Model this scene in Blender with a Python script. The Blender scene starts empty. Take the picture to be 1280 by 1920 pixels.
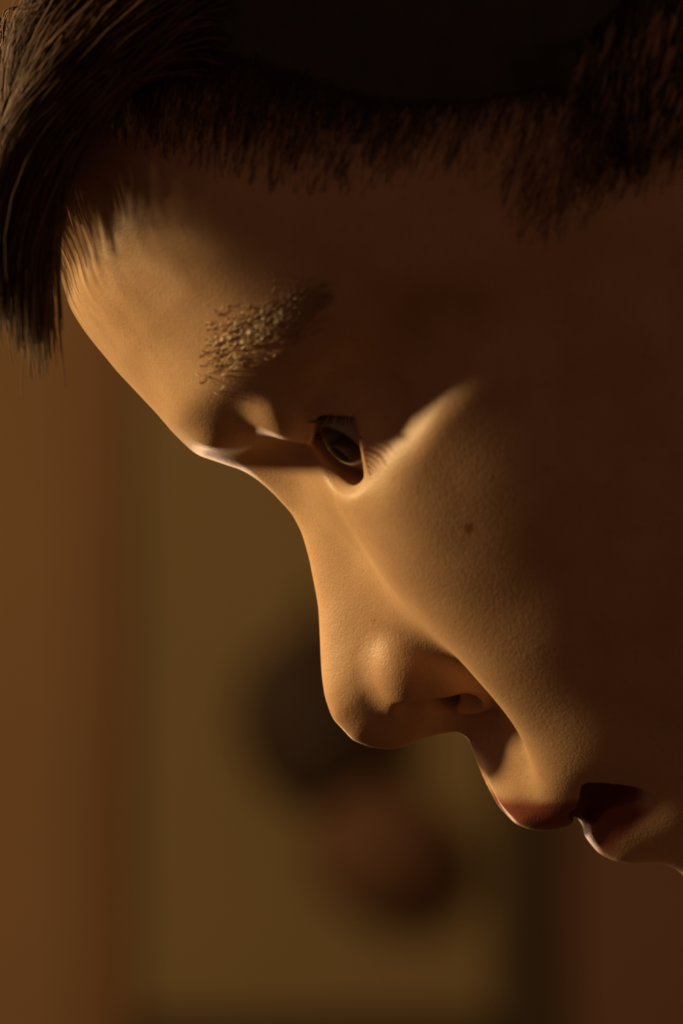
import bpy, math, random
import numpy as np

random.seed(7)
RNG = np.random.default_rng(7)
scene = bpy.context.scene
COL = scene.collection

# ------------------------------------------------------------------ frame
# One photo pixel at the plane of the face's midline is 0.1 mm. The face is
# sculpted in tenths of a millimetre: x right, y down, z towards the camera.
HZ = 1.30            # height of the picture's centre above the floor
S = 1e-4
CAMD = 1.05          # camera to the midline of the face


def W(x, y, z=0.0):
    """tenths of a millimetre -> world metres"""
    return ((x - 640.0) * S, -z * S, HZ + (960.0 - y) * S)


# ------------------------------------------------------------------ camera
cam_d = bpy.data.cameras.new("camera")
cam = bpy.data.objects.new("camera", cam_d)
COL.objects.link(cam)
cam.location = (0.0, -CAMD, HZ)
cam.rotation_euler = (math.radians(90), 0, 0)
cam_d.sensor_fit = 'VERTICAL'
cam_d.sensor_height = 36.0
cam_d.lens = 36.0 * CAMD / 0.192
cam_d.clip_start = 0.05
cam_d.dof.use_dof = True
cam_d.dof.focus_distance = CAMD - 0.016
cam_d.dof.aperture_fstop = 10.0
scene.camera = cam

# ------------------------------------------------------------------ world and lights
world = bpy.data.worlds.new("world")
scene.world = world
world.use_nodes = True
bgn = world.node_tree.nodes["Background"]
bgn.inputs[0].default_value = (0.58, 0.29, 0.18, 1)
bgn.inputs[1].default_value = 0.115


def light(name, kind, loc, target, energy, color, size=0.1, size_y=None, spot=None):
    d = bpy.data.lights.new(name, kind)
    d.energy = energy
    d.color = color
    if kind == 'AREA':
        d.size = size
        if size_y:
            d.shape = 'RECTANGLE'
            d.size_y = size_y
    else:
        d.shadow_soft_size = size
    if spot:
        d.spot_size = math.radians(spot)
        d.spot_blend = 0.5
    o = bpy.data.objects.new(name, d)
    COL.objects.link(o)
    o.location = loc
    v = [t - l for t, l in zip(target, loc)]
    from mathutils import Vector
    o.rotation_euler = Vector(v).to_track_quat('-Z', 'Y').to_euler()
    return o


FACE = (0.0, 0.0, HZ)
WARM = (1.0, 0.715, 0.33)
light("key_lamp", 'SPOT', (-0.76, 0.158, HZ + 0.17), FACE, 35.0, WARM, size=0.045, spot=40)
light("added_rim_light", 'SPOT', (-0.24, 1.70, HZ - 0.40), FACE, 15.0, (1.0, 0.62, 0.34), size=0.06, spot=40)  # unseen, added behind the head to draw the bright rim along the profile
light("added_wall_light", 'POINT', (-0.85, 0.55, HZ + 0.45), FACE, 30.0, (1.0, 0.70, 0.36), size=0.25)  # unseen, added to light the wall behind, brighter towards its left

vs = scene.view_settings
vs.view_transform = 'Standard'
vs.look = 'None'
vs.exposure = 0.0
vs.gamma = 1.0
vs.use_curve_mapping = False


# ------------------------------------------------------------------ helpers
def mesh_obj(name, verts, faces, mat=None, parent=None, smooth=True):
    me = bpy.data.meshes.new(name)
    me.from_pydata([tuple(v) for v in verts], [], [tuple(f) for f in faces])
    me.update()
    if smooth:
        me.polygons.foreach_set("use_smooth", [True] * len(me.polygons))
    o = bpy.data.objects.new(name, me)
    COL.objects.link(o)
    if mat:
        me.materials.append(mat)
    if parent:
        o.parent = parent
    return o


def np_mesh(name, V, Q, mat=None, parent=None):
    """fast mesh from numpy arrays, faces all of one size"""
    me = bpy.data.meshes.new(name)
    k = Q.shape[1]
    me.vertices.add(len(V))
    me.vertices.foreach_set("co", np.ascontiguousarray(V, dtype=np.float32).ravel())
    me.loops.add(Q.size)
    me.loops.foreach_set("vertex_index", np.ascontiguousarray(Q, dtype=np.int32).ravel())
    me.polygons.add(len(Q))
    me.polygons.foreach_set("loop_start", np.arange(0, Q.size, k, dtype=np.int32))
    me.polygons.foreach_set("use_smooth", np.ones(len(Q), dtype=bool))
    me.update(calc_edges=True)
    me.validate()
    o = bpy.data.objects.new(name, me)
    COL.objects.link(o)
    if mat:
        me.materials.append(mat)
    if parent:
        o.parent = parent
    return o


def new_mat(name):
    m = bpy.data.materials.new(name)
    m.use_nodes = True
    nt = m.node_tree
    return m, nt, nt.nodes["Principled BSDF"]


def noise(nt, scale, detail=3.0, rough=0.55):
    tc = nt.nodes.new("ShaderNodeTexCoord")
    n = nt.nodes.new("ShaderNodeTexNoise")
    n.inputs["Scale"].default_value = scale
    n.inputs["Detail"].default_value = detail
    n.inputs["Roughness"].default_value = rough
    nt.links.new(tc.outputs["Object"], n.inputs["Vector"])
    return n


def ramp(nt, src, a, b, p0=0.3, p1=0.7):
    r = nt.nodes.new("ShaderNodeValToRGB")
    r.color_ramp.elements[0].position = p0
    r.color_ramp.elements[1].position = p1
    r.color_ramp.elements[0].color = (*a, 1)
    r.color_ramp.elements[1].color = (*b, 1)
    nt.links.new(src, r.inputs[0])
    return r


def plain(name, a, b, scale=8.0, rough=0.7, bump=0.0, bscale=60.0, spec=0.3):
    m, nt, p = new_mat(name)
    n = noise(nt, scale)
    r = ramp(nt, n.outputs["Fac"], a, b)
    nt.links.new(r.outputs[0], p.inputs["Base Color"])
    p.inputs["Roughness"].default_value = rough
    p.inputs["Specular IOR Level"].default_value = spec
    if bump:
        n2 = noise(nt, bscale)
        bm = nt.nodes.new("ShaderNodeBump")
        bm.inputs["Strength"].default_value = bump
        bm.inputs["Distance"].default_value = 0.002
        nt.links.new(n2.outputs["Fac"], bm.inputs["Height"])
        nt.links.new(bm.outputs[0], p.inputs["Normal"])
    return m


# ------------------------------------------------------------------ materials
def skin_material():
    m, nt, p = new_mat("skin")
    L = nt.links.new
    n1 = noise(nt, 60.0, 4.0)
    base = ramp(nt, n1.outputs["Fac"], (0.545, 0.318, 0.178), (0.645, 0.402, 0.235), 0.35, 0.68)
    # fine freckling
    n3 = noise(nt, 700.0, 2.0)
    fr = ramp(nt, n3.outputs["Fac"], (1, 1, 1), (0.80, 0.70, 0.60), 0.60, 0.74)
    mul = nt.nodes.new("ShaderNodeMix"); mul.data_type = 'RGBA'; mul.blend_type = 'MULTIPLY'
    mul.inputs[0].default_value = 0.45
    L(base.outputs[0], mul.inputs[6]); L(fr.outputs[0], mul.inputs[7])
    # lips: their own red, darkened further to stand for shade on them
    at = nt.nodes.new("ShaderNodeAttribute"); at.attribute_name = "lip"
    mx = nt.nodes.new("ShaderNodeMix"); mx.data_type = 'RGBA'
    L(at.outputs["Fac"], mx.inputs[0]); L(mul.outputs[2], mx.inputs[6])
    mx.inputs[7].default_value = (0.28, 0.075, 0.048, 1)
    # mole
    at2 = nt.nodes.new("ShaderNodeAttribute"); at2.attribute_name = "mole"
    mx2 = nt.nodes.new("ShaderNodeMix"); mx2.data_type = 'RGBA'
    L(at2.outputs["Fac"], mx2.inputs[0]); L(mx.outputs[2], mx2.inputs[6])
    mx2.inputs[7].default_value = (0.36, 0.17, 0.085, 1)
    L(mx2.outputs[2], p.inputs["Base Color"])
    p.inputs["Roughness"].default_value = 0.48
    p.inputs["Specular IOR Level"].default_value = 0.3
    p.inputs["Subsurface Weight"].default_value = 0.55
    p.inputs["Subsurface Radius"].default_value = (1.0, 0.35, 0.16)
    p.inputs["Subsurface Scale"].default_value = 0.0022
    p.inputs["Sheen Weight"].default_value = 0.06
    p.inputs["Sheen Roughness"].default_value = 0.35
    p.inputs["Sheen Tint"].default_value = (1.0, 0.72, 0.48, 1)
    nb = noise(nt, 1100.0, 3.0, 0.6)
    nb2 = noise(nt, 2200.0, 2.0, 0.5)
    ad = nt.nodes.new("ShaderNodeMath"); ad.operation = 'ADD'
    L(nb.outputs["Fac"], ad.inputs[0]); L(nb2.outputs["Fac"], ad.inputs[1])
    bm = nt.nodes.new("ShaderNodeBump")
    bm.inputs["Strength"].default_value = 0.24
    bm.inputs["Distance"].default_value = 0.00022
    L(ad.outputs[0], bm.inputs["Height"])
    L(bm.outputs[0], p.inputs["Normal"])
    return m


def hair_material(name, a, b, rough=0.4):
    m, nt, p = new_mat(name)
    n = noise(nt, 180.0, 2.0)
    r = ramp(nt, n.outputs["Fac"], a, b)
    nt.links.new(r.outputs[0], p.inputs["Base Color"])
    p.inputs["Roughness"].default_value = rough
    p.inputs["Specular IOR Level"].default_value = 0.35
    return m


M_SKIN = skin_material()
M_HAIR = hair_material("dark_hair", (0.024, 0.018, 0.013), (0.048, 0.032, 0.022))
M_FRINGE = hair_material("lit_brown_hair", (0.08, 0.038, 0.02), (0.18, 0.09, 0.046), 0.6)  # the fringe's dark hair, lamplight on it put into the colour
M_BROW = hair_material("brow_hair", (0.34, 0.19, 0.085), (0.60, 0.39, 0.2), 0.35)
M_BABY = hair_material("fine_hair", (0.03, 0.014, 0.008), (0.07, 0.032, 0.016), 0.5)
M_LASH = hair_material("lash_hair", (0.02, 0.012, 0.008), (0.04, 0.022, 0.012), 0.5)

# ------------------------------------------------------------------ the room behind
YW = 2.0                          # distance of the wall behind the face
KW = (CAMD + YW) / CAMD * S       # metres per photo pixel at that wall


def wx(px):
    return (px - 640.0) * KW


def wz(py):
    return HZ + (960.0 - py) * KW


M_WALL = plain("brown_plaster", (0.36, 0.20, 0.085), (0.42, 0.24, 0.105), 6.0, 0.85, 0.3, 40.0)
M_WOOD = plain("dark_wood", (0.29, 0.145, 0.054), (0.34, 0.172, 0.064), 5.0, 0.6, 0.2, 50.0)
M_OLIVE = plain("olive_paint", (0.32, 0.218, 0.085), (0.36, 0.242, 0.096), 4.0, 0.7, 0.2, 50.0)
M_DARKW = plain("blackened_wood", (0.065, 0.04, 0.018), (0.09, 0.052, 0.022), 5.0, 0.7)
M_FLOOR = plain("floor_boards", (0.10, 0.055, 0.03), (0.16, 0.09, 0.045), 4.0, 0.6)
M_POT = plain("dark_leather", (0.058, 0.032, 0.017), (0.075, 0.042, 0.022), 12.0, 0.7)
M_RED = plain("russet_cloth", (0.20, 0.095, 0.046), (0.235, 0.112, 0.054), 12.0, 0.85)


def box(name, x0, x1, y0, y1, z0, z1, mat, parent=None, bev=0.0):
    v = [(x, y, z) for x in (x0, x1) for y in (y0, y1) for z in (z0, z1)]
    f = [(0, 1, 3, 2), (4, 6, 7, 5), (0, 4, 5, 1), (2, 3, 7, 6), (0, 2, 6, 4), (1, 5, 7, 3)]
    o = mesh_obj(name, v, f, mat, parent, smooth=False)
    if bev:
        b = o.modifiers.new("bevel", 'BEVEL')
        b.width = bev
        b.segments = 2
    return o


def structure(o, label=None, cat=None):
    o["kind"] = "structure"
    if label:
        o["label"] = label
        o["category"] = cat
    return o


wall = structure(box("wall_back", -2.4, 2.4, YW, YW + 0.12, 0, 2.6, M_WALL),
                 "brown plaster wall far behind the face, out of focus", "wall")
floor = structure(box("floor", -2.4, 2.4, -2.2, YW + 0.12, -0.05, 0.0, M_FLOOR),
                  "dark wooden floor under the room", "floor")

# panelled door in the wall: stiles, rail, olive panel
door = structure(box("door_1", wx(140), wx(1075), YW - 0.012, YW + 0.002, 0.0, 2.05, M_DARKW),
                 "brown door with an olive panel behind the face, out of focus", "door")
box("stile", wx(148), wx(246), YW - 0.030, YW - 0.010, 0.0, 2.05, M_WOOD, door, 0.004)
box("panel", wx(246), wx(930), YW - 0.020, YW - 0.010, wz(1900), wz(300), M_OLIVE, door, 0.003)
box("rail", wx(246), wx(930), YW - 0.026, YW - 0.010, wz(2160), wz(1900), M_DARKW, door, 0.004)
box("panel", wx(246), wx(930), YW - 0.020, YW - 0.010, wz(4600), wz(2160), M_OLIVE, door, 0.003)
box("stile", wx(935), wx(1060), YW - 0.030, YW - 0.010, 0.0, 2.05, M_DARKW, door, 0.004)
M_WALL2 = plain("red_brown_plaster", (0.20, 0.098, 0.052), (0.235, 0.115, 0.06), 6.0, 0.85, 0.3, 40.0)
box("stile", wx(1060), wx(1900), YW - 0.024, YW - 0.010, 0.0, 2.05, M_WALL2, door, 0.004)


def lathe(name, prof, cx, cy, mat, parent=None, seg=40, sx=1.0, sy=1.0, wob=0.0):
    V, F = [], []
    n = len(prof)
    for r, z in prof:
        for k in range(seg):
            a = 2 * math.pi * k / seg
            rr = r * (1 + wob * math.sin(3 * a + z * 40) + wob * 0.6 * math.sin(5 * a - z * 70))
            V.append((cx + rr * math.cos(a) * sx, cy + rr * math.sin(a) * sy, z))
    for i in range(n - 1):
        for k in range(seg):
            k2 = (k + 1) % seg
            F.append((i * seg + k, i * seg + k2, (i + 1) * seg + k2, (i + 1) * seg + k))
    F.append(tuple(range(seg))[::-1])
    F.append(tuple((n - 1) * seg + k for k in range(seg)))
    return mesh_obj(name, V, F, mat, parent)


def tube(name, pts, rad, mat, parent=None, seg=8):
    V, F = [], []
    P = [np.array(p, float) for p in pts]
    for i, p in enumerate(P):
        t = P[min(i + 1, len(P) - 1)] - P[max(i - 1, 0)]
        t /= np.linalg.norm(t)
        up = np.array([0, 0, 1.0]) if abs(t[2]) < 0.9 else np.array([1.0, 0, 0])
        a = np.cross(t, up); a /= np.linalg.norm(a)
        b = np.cross(t, a)
        r = rad[i] if hasattr(rad, '__len__') else rad
        for k in range(seg):
            an = 2 * math.pi * k / seg
            V.append(p + r * (math.cos(an) * a + math.sin(an) * b))
    for i in range(len(P) - 1):
        for k in range(seg):
            k2 = (k + 1) % seg
            F.append((i * seg + k, i * seg + k2, (i + 1) * seg + k2, (i + 1) * seg + k))
    F.append(tuple(range(seg))[::-1])
    F.append(tuple((len(P) - 1) * seg + k for k in range(seg)))
    return mesh_obj(name, V, F, mat, parent)


def pouch(name, px, py, rx, ry, mat, label, cat):
    """soft rounded bundle hanging by a cord from a peg in the door panel"""
    cx, cz = wx(px), wz(py)
    R, H = rx * KW, ry * KW
    cy = YW - 0.022 - R * 0.62
    prof = []
    for i in range(25):
        t = i / 24
        a = -math.pi / 2 + t * math.pi * 0.93
        prof.append((max(0.002, R * math.cos(a) ** 0.85 if math.cos(a) > 0 else 0.002), cz + H * math.sin(a)))
    prof += [(R * 0.20, cz + H * 1.02), (R * 0.30, cz + H * 1.10), (R * 0.24, cz + H * 1.14)]
    root = lathe(name, prof, cx, cy, mat, None, 40, 1.0, 0.62, 0.03)
    root["label"] = label
    root["category"] = cat
    tube("cord", [(cx, cy, cz + H * 1.08), (cx, cy + R * 0.3, cz + H * 1.3), (cx, YW - 0.030, cz + H * 1.45)], 0.0025, mat, root)
    tube("peg", [(cx, YW - 0.036, cz + H * 1.46), (cx, YW - 0.012, cz + H * 1.43)], 0.004, M_DARKW, root)
    return root


pouch("hanging_pouch", 585, 1345, 135, 160, M_POT,
      "dark rounded bundle hanging before the olive panel, blurred behind the nose tip", "bundle")
pouch("cloth_bundle", 705, 1585, 130, 118, M_RED,
      "smaller reddish-brown bundle hanging below the dark one, blurred under the nose", "bundle")

# ------------------------------------------------------------------ the head: implicit sculpture
TH = math.radians(47.0)
DX, DY = math.cos(TH), math.sin(TH)          # head's downward direction in the picture
FX, FY = -math.sin(TH), math.cos(TH)         # head's forward direction


def fh(x, y, z=0.0):
    """picture position (corrected for how near z is) -> head frame forward, down"""
    k = 1.0 - z * S / CAMD
    x = 640 + (x - 640) * k
    y = 960 + (y - 960) * k
    return x * FX + y * FY, x * DX + y * DY


def xy(f, h):
    return f * FX + h * DX, f * FY + h * DY


def pchip(xs, ys, x):
    xs = np.asarray(xs, float); ys = np.asarray(ys, float)
    hh = np.diff(xs); dl = np.diff(ys) / hh
    m = np.zeros_like(ys)
    for i in range(1, len(xs) - 1):
        if dl[i - 1] * dl[i] > 0:
            w1 = 2 * hh[i] + hh[i - 1]; w2 = hh[i] + 2 * hh[i - 1]
            m[i] = (w1 + w2) / (w1 / dl[i - 1] + w2 / dl[i])
    m[0] = dl[0]; m[-1] = dl[-1]
    x = np.clip(x, xs[0], xs[-1])
    k = np.clip(np.searchsorted(xs, x) - 1, 0, len(xs) - 2)
    t = (x - xs[k]) / hh[k]
    t2 = t * t; t3 = t2 * t
    return ((2 * t3 - 3 * t2 + 1) * ys[k] + (t3 - 2 * t2 + t) * hh[k] * m[k]
            + (-2 * t3 + 3 * t2) * ys[k + 1] + (t3 - t2) * hh[k] * m[k + 1])


# profile of the face, picture positions
CONT = [(117, 531), (137, 586), (168, 633), (203, 676), (223, 700), (262, 741), (300, 780), (328, 812), (356, 841),
        (375, 854), (394, 861), (422, 871), (459, 885), (487, 904), (516, 930), (541, 957), (560, 988), (577, 1039),
        (587, 1086), (596, 1137), (599, 1184), (601, 1231), (604, 1273), (612, 1316), (629, 1353), (655, 1381),
        (687, 1398), (720, 1404), (753, 1401), (791, 1386), (828, 1376), (858, 1373), (875, 1384), (886, 1407),
        (899, 1442), (920, 1487), (939, 1517), (961, 1540), (987, 1553), (1017, 1557), (1050, 1552), (1078, 1542), (1089, 1545),
        (1098, 1570), (1119, 1596), (1145, 1611), (1175, 1618), (1212, 1618), (1250, 1622), (1276, 1637)]
ph, pf = [], []
for (x, y) in CONT:
    f, h = fh(x, y)
    if ph and h <= ph[-1] + 3:
        h = ph[-1] + 3
    ph.append(h); pf.append(f)
PH = [-60, -20, 40, 110, 200, 300, 390] + ph + [2120, 2200, 2270, 2330, 2380, 2420]
PF = [-900, -500, -200, 0, 125, 205, 250] + pf + [182, 205, 208, 165, 60, -150]
# the same face without nose and lips
BH = [-60, -20, 40, 110, 200, 300, 390, 470, 600, 760, 860, 930, 1000, 1070, 1180, 1300, 1450, 1560, 1650, 1760, 1860, 1960, 2060, 2120, 2200, 2270, 2330, 2380, 2420]
BF = [-900, -500, -200, 0, 125, 205, 250, 276, 300, 312, 300, 268, 238, 222, 222, 232, 246, 262, 275, 288, 268, 238, 195, 182, 205, 208, 165, 60, -150]


def smooth1(v, n):
    k = np.ones(n) / n
    p = np.pad(v, (n // 2, n // 2), mode='edge')
    return np.convolve(p, k, mode='valid')[:len(v)]


def axis(segs):
    out = [segs[0][0]]
    for a, b, st0, st1 in segs:
        x = a
        L = b - a
        while x < b - 0.5 * min(st0, st1):
            t = (x - a) / L
            x += st0 + (st1 - st0) * t
            out.append(min(x, b))
    return np.unique(np.array(out, dtype=np.float32))


af = axis([(-1750, -700, 34, 12), (-700, -160, 11, 5.5), (-160, 500, 5.0, 5.0)])
ah = axis([(-40, 420, 16, 7), (420, 2000, 5.0, 5.0), (2000, 2750, 6, 34)])
az = axis([(0, 460, 5.0, 5.0), (460, 800, 6, 14)])

hh = ah
prof = pchip(PH, PF, hh)
base = smooth1(pchip(BH, BF, hh), 9)
# keep outside the nose / lips identical to the profile
blend = pchip([-60, 780, 900, 1990, 2080, 2420], [0, 0, 1, 1, 0, 0], hh)
base = base * blend + prof * (1 - blend)
amp = prof - base
wn = pchip([-60, 800, 900, 980, 1080, 1200, 1300, 1400, 1460, 1520, 1560, 1600, 1640, 1700, 1780, 1850, 1900, 1960, 2060, 2420],
           [200, 220, 130, 90, 84, 92, 104, 118, 112, 92, 68, 60, 76, 115, 165, 175, 170, 165, 160, 160], hh)
pw = pchip([-60, 900, 1300, 1450, 1640, 1750, 2420], [2, 2.0, 2.1, 2.6, 2.2, 3.0, 3.0], hh)
Wd = pchip([-60, 40, 200, 450, 700, 850, 1000, 1150, 1350, 1550, 1750, 1900, 2050, 2200, 2320, 2420],
           [120, 310, 425, 525, 605, 635, 645, 655, 660, 640, 590, 545, 490, 420, 320, 160], hh)
Rf = pchip([-60, 40, 200, 450, 700, 850, 1150, 1550, 1800, 2000, 2200, 2320, 2420],
           [300, 500, 650, 720, 740, 760, 800, 860, 900, 860, 700, 560, 400], hh)
pe = pchip([-60, 500, 900, 1150, 1500, 1800, 2100, 2420], [2.1, 2.3, 2.3, 2.45, 2.4, 2.15, 2.1, 2.0], hh)
# back of the head / underside of the jaw
Bk = pchip([-60, 0, 100, 300, 600, 900, 1200, 1450, 1600, 1750, 1900, 2100, 2250, 2420],
           [-700, -950, -1250, -1480, -1600, -1590, -1480, -1300, -1050, -800, -640, -500, -330, -150], hh)
Rb = pchip([-60, 200, 900, 1500, 1900, 2420], [150, 600, 800, 500, 260, 100], hh)

Hg, Zg = np.meshgrid(ah, az, indexing='ij')
hz = np.hypot


def gauss(fpos, z, sh, sz, ang=0.0):
    h0 = fpos
    c, s = math.cos(ang), math.sin(ang)
    a = (Hg - h0) * c + (Zg - z) * s
    b = -(Hg - h0) * s + (Zg - z) * c
    return np.exp(-0.5 * ((a / sh) ** 2 + (b / sz) ** 2))


disp = amp[:, None] * np.exp(-(Zg / wn[:, None]) ** pw[:, None])
disp += 15 * gauss(805, 290, 55, 130, 0.0)            # brow ridge
disp -= 62 * gauss(985, 300, 60, 95)                # eye socket
disp -= 14 * gauss(970, 150, 45, 45)                 # inner corner beside the bridge
disp += 30 * gauss(905, 235, 32, 70)                  # fold of the upper lid
disp += 34 * gauss(1230, 400, 110, 110, 0.2)          # cheek apple
disp -= 6 * gauss(1180, 230, 80, 45, -0.4)           # tear trough
disp += 10 * gauss(1560, 300, 130, 70, -0.35)         # fullness beside the mouth
disp += 22 * gauss(1400, 400, 120, 110)               # cheek below the apple
disp -= 18 * gauss(1640, 190, 90, 26, -0.4)           # fold from ala to mouth corner
disp -= 26 * gauss(1880, 255, 45, 40)                 # mouth corner
disp -= 52 * np.exp(-0.5 * ((Hg - 1550) / 78) ** 2) * (1 - np.clip((Zg - 130) / 190, 0, 1) ** 2 * (3 - 2 * np.clip((Zg - 130) / 190, 0, 1)))  # hollow the nose wing sits in
disp += 52 * np.exp(-0.5 * ((Hg - 1550) / 78) ** 2) * np.exp(-(Zg / wn[:, None]) ** pw[:, None])
disp -= 10 * gauss(1690, 0, 60, 26)                   # philtrum, compensated below on the midline
disp += 10 * np.exp(-0.5 * ((Hg - 1690) / 60) ** 2 - 0.5 * (Zg / 9) ** 2)

Fm = base[:, None] + disp
nf, nh, nz = len(af), len(ah), len(az)


def field():
    f = af[:, None, None].astype(np.float32)
    z = az[None, None, :].astype(np.float32)
    c3 = lambda v: v.astype(np.float32)[None, :, None]
    fr = f - (Fm.astype(np.float32)[None] - c3(Rf))
    a = np.maximum(fr, 0) / c3(Rf)
    b = np.maximum(c3(Bk + Rb) - f, 0) / c3(Rb)
    w = z / c3(Wd)
    p = c3(pe)
    e = (a ** p + w ** p + b ** 2.0)
    e = np.maximum(e, 1e-6) ** (1.0 / p)
    return (e - 1.0) * 400.0


D = field()
# normalise to something like a distance
g0, g1, g2 = np.gradient(D, af, ah, az)
G = np.sqrt(g0 * g0 + g1 * g1 + g2 * g2)
del g0, g1, g2
D = D / np.maximum(G, 0.25)
del G
D = D.astype(np.float32)


def smin(a, b, k):
    t = np.clip(0.5 + 0.5 * (b - a) / k, 0, 1)
    return b + (a - b) * t - k * t * (1 - t)


def smax(a, b, k):
    return -smin(-a, -b, k)


def sub(lo, hi):
    i0 = [int(np.searchsorted(ax, l)) for ax, l in zip((af, ah, az), lo)]
    i1 = [int(np.searchsorted(ax, l)) for ax, l in zip((af, ah, az), hi)]
    sl = tuple(slice(a, max(a + 1, b)) for a, b in zip(i0, i1))
    f = af[sl[0]][:, None, None]; h = ah[sl[1]][None, :, None]; z = az[sl[2]][None, None, :]
    return sl, f, h, z


def ellipsoid(c, axes, rad):
    """c centre (f,h,z); axes three orthonormal directions; returns a function"""
    A = np.array(axes, float)

    def fn(f, h, z):
        p = (f - c[0], h - c[1], z - c[2])
        q = [sum(A[i][j] * p[j] for j in range(3)) / rad[i] for i in range(3)]
        k0 = np.sqrt(q[0] ** 2 + q[1] ** 2 + q[2] ** 2)
        k1 = np.sqrt((q[0] / rad[0]) ** 2 + (q[1] / rad[1]) ** 2 + (q[2] / rad[2]) ** 2)
        return k0 * (k0 - 1.0) / np.maximum(k1, 1e-6)
    return fn


def cone(a, b, ra, rb):
    a = np.array(a, float); b = np.array(b, float)
    ab = b - a

    def fn(f, h, z):
        t = ((f - a[0]) * ab[0] + (h - a[1]) * ab[1] + (z - a[2]) * ab[2]) / (ab @ ab)
        t = np.clip(t, 0, 1)
        return np.sqrt((f - a[0] - t * ab[0]) ** 2 + (h - a[1] - t * ab[1]) ** 2 + (z - a[2] - t * ab[2]) ** 2) - (ra + (rb - ra) * t)
    return fn


def op(kind, fn, c, reach, k):
    lo = [c[i] - reach for i in range(3)]
    hi = [c[i] + reach for i in range(3)]
    sl, f, h, z = sub(lo, hi)
    v = fn(f, h, z)
    d = D[sl]
    if kind == 'add':
        D[sl] = smin(d, v, k)
    else:
        D[sl] = smax(d, -v, k)


def dirxy(dx, dy, dz=0.0):
    """picture direction -> head frame unit vector"""
    v = np.array([dx * FX + dy * FY, dx * DX + dy * DY, dz], float)
    return v / np.linalg.norm(v)


def frame(dx, dy, tilt=0.0):
    """axes: along a picture direction, across it, towards the camera (tilt: long axis leans to the camera)"""
    a = dirxy(dx, dy, 0.0)
    n = np.array([0, 0, 1.0])
    a2 = a * math.cos(tilt) + n * math.sin(tilt)
    n2 = n * math.cos(tilt) - a * math.sin(tilt)
    return [a2, np.cross(n2, a2), n2]


def P3(x, y, z):
    f, h = fh(x, y, z)
    return np.array([f, h, z])


# --- nose wing
c = P3(828, 1258, 96)
op('add', ellipsoid(c, frame(0.88, 0.40, 0.06), (118, 74, 76)), c, 210, 22)
# lobule dome
c = P3(762, 1258, 77)
op('add', ellipsoid(c, frame(0.2, 0.98), (84, 62, 74)), c, 170, 34)
# crease behind the wing
c1 = P3(840, 1165, 150); c2 = P3(920, 1235, 180); c3 = P3(958, 1320, 180)
for a_, b_ in ((c1, c2), (c2, c3)):
    op('sub', cone(a_, b_, 8, 8), (a_ + b_) / 2, 160, 24)
# nostril
n1 = P3(766, 1346, 106); n2 = P3(866, 1322, 128)
op('sub', cone(n1, n2, 30, 34), (n1 + n2) / 2, 150, 14)
n3 = P3(850, 1290, 62)
op('sub', cone((n1 + n2) / 2, n3, 26, 22), (n1 + n2) / 2, 150, 14)

# --- eye: hollow of the socket, then lids around the ball
sp = [P3(664, 842, 440), P3(688, 756, 505), P3(762, 660, 572), P3(858, 606, 605)]
sr = [34, 42, 42, 26]
for i in range(3):
    op('sub', cone(sp[i], sp[i + 1], sr[i], sr[i + 1]), (sp[i] + sp[i + 1]) / 2, 330, 105)
c = P3(672, 812, 375)
op('sub', ellipsoid(c, frame(0.68, -0.70, 0.0), (150, 72, 140)), c, 360, 26)
EYE = P3(708, 766, 320)
RE = 116.0
sl, f, h, z = sub(EYE - 260, EYE + 260)
r = np.sqrt((f - EYE[0]) ** 2 + (h - EYE[1]) ** 2 + (z - EYE[2]) ** 2)
D[sl] = smin(D[sl], r - (RE + 16), 34)
# opening between the lids, an almond around the ball's front
df = f - EYE[0]; dh = h - EYE[1]; dz = z - EYE[2]
lat = np.arctan2(dz, np.maximum(df, 1e-3))              # sideways angle
ang = np.arctan2(dh, np.sqrt(df ** 2 + dz ** 2))        # down positive
u = np.clip((lat - 0.06) / 1.16, -1, 1)
up = -0.62 * (1 - np.abs(u) ** 2.2) - 0.12 * u
lo = 0.72 * (1 - np.abs(u) ** 2.4) - 0.12 * u
op_ = np.maximum(up - ang, ang - lo) * RE
op_ = np.maximum(op_, -(df - 4))
op_ = np.maximum(op_, RE - 40 - r)
op_ = np.maximum(op_, r - (RE + 30))
D[sl] = smax(D[sl], -op_, 7)
# crease under the lower lid
rr = np.sqrt((r - (RE + 16)) ** 2 + ((ang - 1.10) * RE) ** 2)
cr = np.maximum(rr - 6, -df)
D[sl] = smax(D[sl], -cr, 22)

# fold above the upper lid, apple of the cheek
c = P3(530, 768, 322)
op('add', ellipsoid(c, frame(0.75, 0.5, 0.0), (70, 50, 98)), c, 280, 42)
c = P3(874, 866, 372)
op('add', ellipsoid(c, frame(0.6, 0.8, 0.0), (175, 148, 105)), c, 330, 60)

# --- mouth
m = [P3(1074, 1540, 0), P3(1096, 1506, 140), P3(1136, 1464, 215), P3(1206, 1494, 268)]
rad = [5, 30, 42, 12]
for i in range(3):
    op('sub', cone(m[i], m[i + 1], rad[i], rad[i + 1]), (m[i] + m[i + 1]) / 2, 190, 20)

# --- ear (outside the picture) and neck
ec = np.array([-760.0, 1180.0, 650.0])
op('add', ellipsoid(ec, [(0.35, 0.93, 0.0), (-0.93, 0.35, 0.0), (0, 0, 1)], (320, 190, 60)), ec, 420, 40)
op('sub', ellipsoid(ec + [30, -20, 50], [(0.35, 0.93, 0.0), (-0.93, 0.35, 0.0), (0, 0, 1)], (220, 105, 45)), ec, 420, 30)
na = np.array([*fh(1640, 900)] + [0.0]); nb = np.array([*fh(2080, 1560)] + [0.0])
D = smin(D, cone(na, nb, 530, 560)(af[:, None, None], ah[None, :, None], az[None, None, :]).astype(np.float32), 120)


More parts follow.
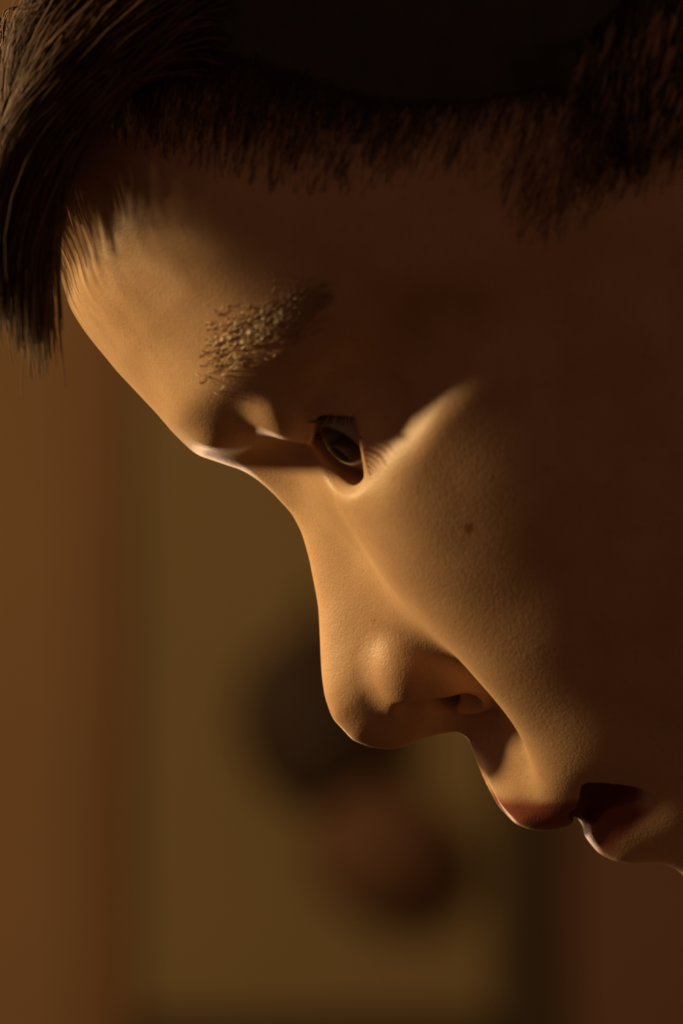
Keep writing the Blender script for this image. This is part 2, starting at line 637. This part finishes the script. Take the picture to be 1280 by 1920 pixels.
def surface_nets(D, ax):
    s = D < 0
    a, b, c = D.shape
    cnt = np.zeros((a - 1, b - 1, c - 1), np.int8)
    for i in (0, 1):
        for j in (0, 1):
            for k in (0, 1):
                cnt += s[i:a - 1 + i, j:b - 1 + j, k:c - 1 + k]
    act = np.argwhere((cnt > 0) & (cnt < 8))
    idx = np.full(cnt.shape, -1, np.int32)
    idx[act[:, 0], act[:, 1], act[:, 2]] = np.arange(len(act))
    acc = np.zeros((len(act), 3)); n = np.zeros(len(act))
    I, J, K = act.T
    for axis_ in range(3):
        o1, o2 = [q for q in range(3) if q != axis_]
        for p in (0, 1):
            for q in (0, 1):
                off = np.zeros(3, int); off[o1] = p; off[o2] = q
                off2 = off.copy(); off2[axis_] = 1
                v0 = D[I + off[0], J + off[1], K + off[2]]
                v1 = D[I + off2[0], J + off2[1], K + off2[2]]
                mk = (v0 < 0) != (v1 < 0)
                t = np.where(mk, v0 / np.where(mk, v0 - v1, 1), 0)
                pos = np.zeros((len(act), 3))
                for d in range(3):
                    g = act[:, d]
                    if d == axis_:
                        pos[:, d] = ax[d][g] + t * (ax[d][g + 1] - ax[d][g])
                    else:
                        pos[:, d] = ax[d][g + off[d]]
                acc[mk] += pos[mk]; n[mk] += 1
    V = acc / n[:, None]
    quads = []
    for axis_ in range(3):
        o1, o2 = [(1, 2), (2, 0), (0, 1)][axis_]
        sh = [slice(None)] * 3; sh[axis_] = slice(0, -1)
        sh2 = [slice(None)] * 3; sh2[axis_] = slice(1, None)
        s0 = s[tuple(sh)]; s1 = s[tuple(sh2)]
        e = np.argwhere(s0 != s1)
        ok = (e[:, o1] > 0) & (e[:, o2] > 0) & (e[:, o1] < D.shape[o1] - 1) & (e[:, o2] < D.shape[o2] - 1)
        e = e[ok]
        ins = s0[e[:, 0], e[:, 1], e[:, 2]]
        q = []
        for (p1, p2) in ((-1, -1), (0, -1), (0, 0), (-1, 0)):
            cc = e.copy(); cc[:, o1] += p1; cc[:, o2] += p2
            q.append(idx[cc[:, 0], cc[:, 1], cc[:, 2]])
        q = np.stack(q, 1)
        q[~ins] = q[~ins][:, ::-1]
        quads.append(q)
    return V, np.concatenate(quads)


Dfull = np.concatenate([D[:, :, :0:-1], D], axis=2)
azf = np.concatenate([-az[:0:-1], az])
V, Q = surface_nets(Dfull, (af, ah, azf))


def relax(V, Q, it, lam=0.5):
    n = len(V)
    e = np.concatenate([Q[:, [0, 1]], Q[:, [1, 2]], Q[:, [2, 3]], Q[:, [3, 0]]])
    i = np.concatenate([e[:, 0], e[:, 1]]); j = np.concatenate([e[:, 1], e[:, 0]])
    deg = np.bincount(i, minlength=n).astype(float)
    for t in range(it):
        for lm in (lam, -lam * 1.02):
            M = np.stack([np.bincount(i, V[j, d], minlength=n) for d in range(3)], 1) / np.maximum(deg, 1)[:, None]
            V = V + lm * (M - V)
    return V


V = relax(V, Q, 4)
fV, hV, zV = V.T
xV, yV = xy(fV, hV)
world_V = np.stack([(xV - 640) * S, -zV * S, HZ + (960 - yV) * S], 1)
# wind the faces so that normals point outwards
_a, _b, _c = world_V[Q[:, 0]], world_V[Q[:, 1]], world_V[Q[:, 2]]
if (np.cross(_b - _a, _c - _a) * (_a - world_V.mean(0))).sum() < 0:
    Q = Q[:, ::-1].copy()
person = np_mesh("person", world_V, Q, M_SKIN)
person["label"] = "person in profile with lowered head and dark hair, lit warmly from the left"
person["category"] = "person"

# --- tint attributes: vermilion of the lips, one small mole
az_abs = np.abs(zV)


def pic(V):
    """where a point of the near half shows in the picture"""
    x, y = xy(V[:, 0], V[:, 1])
    k = 1.0 / (1.0 - np.abs(V[:, 2]) * S / CAMD)
    return 640 + (x - 640) * k, 960 + (y - 960) * k


def sstep(a, b, x):
    t = np.clip((x - a) / (b - a), 0, 1)
    return t * t * (3 - 2 * t)


px_, py_ = pic(V)
mouth_h = 1852 + 38 * (az_abs / 245) ** 2
upm = sstep(mouth_h - 138 + 100 * (az_abs / 245) ** 1.5 - 16, mouth_h - 138 + 100 * (az_abs / 245) ** 1.5 + 16, hV) * (1 - sstep(mouth_h + 5, mouth_h + 25, hV))
lom = sstep(mouth_h - 5, mouth_h + 8, hV) * (1 - sstep(mouth_h + 105 - 75 * (az_abs / 245) ** 1.5 - 10, mouth_h + 105 - 75 * (az_abs / 245) ** 1.5 + 15, hV))
lip = np.maximum(upm, lom) * (1 - sstep(225, 262, az_abs)) * (fV > 0)
mole = 1 - sstep(6, 14, hz(px_ - 880, py_ - 990))
mole = np.where(zV > 0, mole, 0)
for nm, arr in (("lip", lip), ("mole", mole)):
    at = person.data.attributes.new(nm, 'FLOAT', 'POINT')
    at.data.foreach_set("value", arr.astype(np.float32))

# ------------------------------------------------------------------ eyes
def iris_material():
    m, nt, p = new_mat("eyeball")
    at = nt.nodes.new("ShaderNodeAttribute"); at.attribute_name = "axis_angle"
    r = nt.nodes.new("ShaderNodeValToRGB")
    cr = r.color_ramp
    cr.interpolation = 'LINEAR'
    cr.elements[0].position = 0.0; cr.elements[0].color = (0.004, 0.003, 0.002, 1)
    cr.elements[1].position = 0.17; cr.elements[1].color = (0.004, 0.003, 0.002, 1)
    for p_, c_ in ((0.19, (0.07, 0.035, 0.016)), (0.42, (0.045, 0.024, 0.012)), (0.48, (0.012, 0.008, 0.006)), (0.53, (0.42, 0.33, 0.27)), (1.0, (0.40, 0.27, 0.21))):
        e = cr.elements.new(p_); e.color = (*c_, 1)
    nt.links.new(at.outputs["Fac"], r.inputs[0])
    nt.links.new(r.outputs[0], p.inputs["Base Color"])
    p.inputs["Roughness"].default_value = 0.12
    p.inputs["Specular IOR Level"].default_value = 0.5
    return m


M_EYE = iris_material()
GAZE = np.array([0.86, 0.12, 0.34])       # forward, down
GAZE /= np.linalg.norm(GAZE)


def eyeball(side):
    Vv, Ff = [], []
    nr, ns = 36, 48
    g = GAZE
    a1 = np.array([0, 0, 1.0]); a1 = a1 - g * (a1 @ g); a1 /= np.linalg.norm(a1); a2 = np.cross(g, a1)
    ang_ = []
    for i in range(nr + 1):
        th = math.pi * i / nr
        bulge = 6.0 * max(0.0, 1 - (th / 0.52) ** 2) if th < 0.52 else 0.0
        R = RE - 1 + bulge
        for k in range(ns):
            ph_ = 2 * math.pi * k / ns
            d = g * math.cos(th) + (a1 * math.cos(ph_) + a2 * math.sin(ph_)) * math.sin(th)
            p = np.array([EYE[0], EYE[1], EYE[2]]) + R * d
            x, y = xy(p[0], p[1])
            Vv.append(W(x, y, side * p[2])); ang_.append(th)
    for i in range(nr):
        for k in range(ns):
            k2 = (k + 1) % ns
            Ff.append((i * ns + k, i * ns + k2, (i + 1) * ns + k2, (i + 1) * ns + k))
    o = mesh_obj("eyeball", Vv, Ff, M_EYE, person)
    at = o.data.attributes.new("axis_angle", 'FLOAT', 'POINT')
    at.data.foreach_set("value", np.array(ang_, np.float32))
    o["label"] = "dark brown eye looking down"


for sd in (1, -1):
    eyeball(sd)


# ------------------------------------------------------------------ strands
class Strands:
    def __init__(self):
        self.V, self.F = [], []
        self.n = 0

    def add(self, pts, r0, r1, sides=3):
        P = np.asarray(pts, float)
        n = len(P)
        T = np.gradient(P, axis=0)
        T /= np.maximum(np.linalg.norm(T, axis=1, keepdims=True), 1e-9)
        ref = np.array([0.31, 0.2, 0.93])
        A = np.cross(T, ref); A /= np.maximum(np.linalg.norm(A, axis=1, keepdims=True), 1e-9)
        B = np.cross(T, A)
        r = np.linspace(0, 1, n)[:, None]
        r = r0 + (r1 - r0) * r
        ring = []
        for k in range(sides):
            a = 2 * math.pi * k / sides
            ring.append(P + r * (math.cos(a) * A + math.sin(a) * B))
        R = np.stack(ring, 1).reshape(-1, 3)
        i = np.arange(n - 1)[:, None] * sides
        k = np.arange(sides)[None, :]
        k2 = (k + 1) % sides
        q = np.stack([i + k, i + k2, i + sides + k2, i + sides + k], -1).reshape(-1, 4) + self.n
        self.V.append(R); self.F.append(q)
        self.n += len(R)

    def build(self, name, mat, parent):
        V = np.concatenate(self.V)      # in tenths of mm: x, y, z
        Wv = np.stack([(V[:, 0] - 640) * S, -V[:, 2] * S, HZ + (960 - V[:, 1]) * S], 1)
        return np_mesh(name, Wv, np.concatenate(self.F), mat, parent)


# lookup of the head surface: nearest vertex on a coarse hash of picture cells (near side)
near = np.where(zV >= -5)[0]
cell = {}
ci = (np.stack([xV[near], yV[near]], 1) // 12).astype(int)
for k_, vi in zip(map(tuple, ci), near):
    if k_ not in cell or zV[vi] > zV[cell[k_]]:
        cell[k_] = vi
# vertex normals
me = person.data
NV = np.empty(len(V) * 3, np.float32)
me.vertex_normals.foreach_get("vector", NV) if hasattr(me, "vertex_normals") else me.vertices.foreach_get("normal", NV)
NV = NV.reshape(-1, 3)
NP = np.stack([NV[:, 0], -NV[:, 2], -NV[:, 1]], 1)      # normal in x, y(down), z(to camera)
VP = np.stack([xV, yV, zV], 1)


def surf(x, y):
    for rr_ in range(0, 5):
        for dx in range(-rr_, rr_ + 1):
            for dy in range(-rr_, rr_ + 1):
                k_ = (int(x // 12) + dx, int(y // 12) + dy)
                if k_ in cell:
                    return cell[k_]
    return None


def both(st_near, name, mat, label=None, sides=(1, -1), kind=None):
    for sd in sides:
        st = Strands()
        st.n = st_near.n
        st.V = [v * np.array([1, 1, sd]) for v in st_near.V]
        st.F = st_near.F
        o = st.build(name, mat, person)
        if label:
            o["label"] = label
        if kind:
            o["kind"] = kind


# eyebrow: short hairs lying back along the brow
brow = Strands()
for i in range(560):
    t = RNG.random() ** 0.9
    bx = 385 + 215 * t + RNG.normal(0, 8)
    by = 690 - 100 * t + 25 * math.sin(t * 3.0) * -0.3 + RNG.normal(0, 30 * (1 - 0.4 * t))
    vi = surf(bx, by)
    if vi is None:
        continue
    p = VP[vi]; n = NP[vi]
    d = np.array([0.80, -0.45 + RNG.normal(0, 0.35), 0.0])
    d = d - n * (d @ n); d /= np.linalg.norm(d)
    Lh = RNG.uniform(16, 36)
    pts = [p - n * 3 + d * Lh * s_ + n * (7 * math.sin(s_ * 2.4)) for s_ in np.linspace(0, 1, 5)]
    brow.add(pts, 1.15, 0.4)
both(brow, "eyebrow", M_BROW, "light brown eyebrow hairs")

# lashes: upper lid margin, curving forward and down
lash = Strands()
for i in range(44):
    la = -0.75 + 1.95 * (i + RNG.random()) / 44
    uu = (la - 0.06) / 1.16
    if abs(uu) > 0.97:
        continue
    an = -0.62 * (1 - abs(uu) ** 2.2) - 0.12 * uu + 0.02
    d0 = np.array([math.cos(an) * math.cos(la), math.sin(an), math.cos(an) * math.sin(la)])
    root = EYE + (RE + 9) * d0
    Lh = RNG.uniform(38, 60)
    pts = []
    for s_ in np.linspace(0, 1, 6):
        q = root + d0 * Lh * s_ * 0.75 + np.array([0.1, 1.0, 0.15 + RNG.normal(0, 0.02)]) * Lh * (0.75 * s_ - 0.55 * s_ * s_)
        x, y = xy(q[0], q[1])
        pts.append((x, y, q[2]))
    lash.add(pts, 1.8, 0.4)
for i in range(40):
    la = -0.6 + 1.7 * (i + RNG.random()) / 40
    uu = (la - 0.06) / 1.16
    if abs(uu) > 0.95:
        continue
    an = 0.72 * (1 - abs(uu) ** 2.4) - 0.12 * uu + 0.03
    d0 = np.array([math.cos(an) * math.cos(la), math.sin(an), math.cos(an) * math.sin(la)])
    root = EYE + (RE + 9) * d0
    Lh = RNG.uniform(22, 36)
    pts = []
    for s_ in np.linspace(0, 1, 5):
        q = root + d0 * Lh * s_ * 0.8 + np.array([0.0, 0.6, 0.1]) * Lh * s_
        x, y = xy(q[0], q[1])
        pts.append((x, y, q[2]))
    lash.add(pts, 1.8, 0.4)
both(lash, "eyelashes", M_LASH, "dark eyelashes")

# --- hair: a close cap of swept-back strands
def hairline(h):
    """forward limit of the hair at height h on the head (near side)"""
    return pchip([-60, 90, 160, 265, 380, 487, 626, 760, 865, 930, 1010, 1060, 1100, 1400, 1700],
                 [400, 260, 90, -94, -165, -229, -300, -430, -570, -590, -560, -610, -760, -900, -1000], h)


lim = hairline(hV)
inside = fV < lim
cand = np.where(inside & (fV > -1300) & (hV < 1500))[0]
# cap: the scalp pushed out under the strands
capmask = (fV < lim - 25) & (hV < 1700) & (np.hypot(fV - ec[0], hV - ec[1]) > 0)
ear_m = (np.abs(np.abs(zV) - 680) < 90) & (((fV - ec[0]) / 330) ** 2 + ((hV - ec[1]) / 350) ** 2 < 1) & (fV > -1050)
capmask &= ~ear_m
fq = capmask[Q].all(axis=1)
used = np.unique(Q[fq])
remap = np.full(len(V), -1); remap[used] = np.arange(len(used))
depth = np.clip((lim - 25 - fV) / 160, 0, 1)
off = 4 + 50 * depth
capP = VP + NP * off[:, None]
capW = np.stack([(capP[:, 0] - 640) * S, -capP[:, 2] * S, HZ + (960 - capP[:, 1]) * S], 1)
cap = np_mesh("hair", capW[used], remap[Q[fq]], M_HAIR, person)
cap["label"] = "black swept-back hair in shadow"

hs = Strands()
pick = RNG.choice(cand, 9000)
BACK = np.array([-FX, -FY, 0.0]) * 0.85 + np.array([-DX, -DY, 0.0]) * 0.45
for vi in pick:
    p = VP[vi].copy(); n = NP[vi]
    edge = lim[vi] - fV[vi]
    if zV[vi] < -150:
        continue
    d = BACK + RNG.normal(0, 0.12, 3)
    Lh = RNG.uniform(160, 330) * (0.45 + 0.55 * min(1, edge / 150))
    pts = []
    q = p - n * 4
    lift = min(1.0, edge / 160) * 45 + RNG.uniform(3, 12)
    nn = n.copy()
    for s_ in range(6):
        pts.append(q + nn * lift * (1 - math.exp(-s_ * 0.9)))
        dd = d - nn * (d @ nn)
        dd /= max(np.linalg.norm(dd), 1e-6)
        q = q + dd * Lh / 5
        v2 = surf(q[0], q[1])
        if v2 is not None and abs(VP[v2][2] - q[2]) < 160:
            nn = NP[v2]
            q = np.array([q[0], q[1], VP[v2][2]]) if nn[2] > 0.5 else q
    hs.add(pts, 2.6, 0.8)
# fine short hairs thinning out in front of the hairline
bh = Strands()
fine = np.where((fV >= lim - 30) & (fV < lim + 210) & (zV > -100) & (hV < 1120))[0]
for vi in RNG.choice(fine, 14000):
    if RNG.random() > math.exp(-max(0.0, fV[vi] - lim[vi]) / 85.0):
        continue
    p = VP[vi]; n = NP[vi]
    d = BACK + RNG.normal(0, 0.22, 3)
    d = d - n * (d @ n)
    d /= max(np.linalg.norm(d), 1e-6)
    Lh = RNG.uniform(35, 100)
    bh.add([p - n * 3 + d * Lh * s_ + n * (14 * math.sin(s_ * 2.2)) for s_ in np.linspace(0, 1, 5)], 0.65, 0.3)
bo = bh.build("hairline_down", M_BABY, person)
bo["kind"] = "stuff"
so = hs.build("hair_strands", M_HAIR, person)
so["kind"] = "stuff"

# --- fringe: locks hanging from the front hairline past the forehead
fr = Strands()


rc = np.where((fV < lim - 10) & (fV > lim - 230) & (hV < 430))[0]
rc = rc[np.argsort(zV[rc])]
rz = zV[rc]


def root_at(z0, span=22):
    i0, i1 = np.searchsorted(rz, z0 - span), np.searchsorted(rz, z0 + span)
    if i1 <= i0:
        i0 = min(max(0, i0 - 1), len(rc) - 1)
        i1 = i0 + 1
    return rc[RNG.integers(i0, i1)]


def hang(vi, b, r0=3.2, jit=0.0):
    """a hair that leaves the scalp, arches over the hairline and hangs straight down to b"""
    a = VP[vi] - NP[vi] * 6 + RNG.normal(0, 1, 3) * jit
    n = NP[vi]
    p1 = a + n * 95 + np.array([-55.0, -25.0, 0.0])
    p2 = np.array([b[0] - 34 + RNG.normal(0, 8), b[1] - 300 + RNG.normal(0, 25), b[2] * 0.985])
    T = np.linspace(0, 1, 12)[:, None]
    fr.add((1 - T) ** 3 * a + 3 * T * (1 - T) ** 2 * p1 + 3 * T * T * (1 - T) * p2 + T ** 3 * b, r0, 1.0)


# thin loose hair across the brow, ending higher towards the near temple
for i in range(2900):
    z0 = RNG.uniform(-330, 425)
    x1 = RNG.uniform(-15, 72) + 45 * min(1.0, max(0.0, z0 / 200))
    y1 = 492 - 0.34 * max(0.0, z0) + RNG.normal(0, 62) - 0.3 * max(0, 60 - x1)
    hang(root_at(z0), np.array([x1, y1, z0 + RNG.normal(0, 20)]), 2.6)
# clumped longer locks on the near side
for i in range(50):
    z0 = RNG.uniform(430, 520)
    x1 = RNG.uniform(-5, 122)
    y1 = 552 + RNG.uniform(-40, 15) + 0.8 * x1
    vi = root_at(z0 - 60, 40)
    for j in range(int(RNG.integers(18, 28))):
        hang(vi, np.array([x1, y1, z0]) + RNG.normal(0, 1, 3) * np.array([13, 36, 18]), 3.0, 18.0)
fo = fr.build("fringe", M_FRINGE, person)
fo["label"] = "loose fringe hanging past the forehead, its lit brown put into the colour"
fo["kind"] = "stuff"

# ------------------------------------------------------------------ shirt and torso, outside the picture
M_SHIRT = plain("dark_shirt", (0.030, 0.022, 0.018), (0.05, 0.036, 0.028), 30.0, 0.9, 0.3, 400.0)
SX = 420
rings = [(2030, 1330, 600, 600), (2090, 1560, 640, 700), (2160, 1800, 900, 1300), (2230, 2100, 1080, 1850), (2300, 2600, 1180, 1980),
         (2360, 3300, 1200, 1900), (2420, 4200, 1120, 1650), (2460, 5200, 1050, 1500), (2480, 6000, 1150, 1700), (2480, 6400, 1150, 1700)]
Vt, Ft = [], []
sg = 48
for (cx, cy, rx, rz) in rings:
    for k in range(sg):
        a = 2 * math.pi * k / sg
        tilt = 0.5 if cy < 1700 else 0.0
        Vt.append(W(cx + SX * min(1, max(0, (cy - 1500) / 500)) + rx * math.cos(a), cy + tilt * rx * math.cos(a) * -0.4, rz * math.sin(a)))
for i in range(len(rings) - 1):
    for k in range(sg):
        k2 = (k + 1) % sg
        Ft.append((i * sg + k, i * sg + k2, (i + 1) * sg + k2, (i + 1) * sg + k))
Ft.append(tuple((len(rings) - 1) * sg + k for k in range(sg)))
shirt = mesh_obj("shirt", Vt, Ft, M_SHIRT, person)
shirt["label"] = "dark shirt"
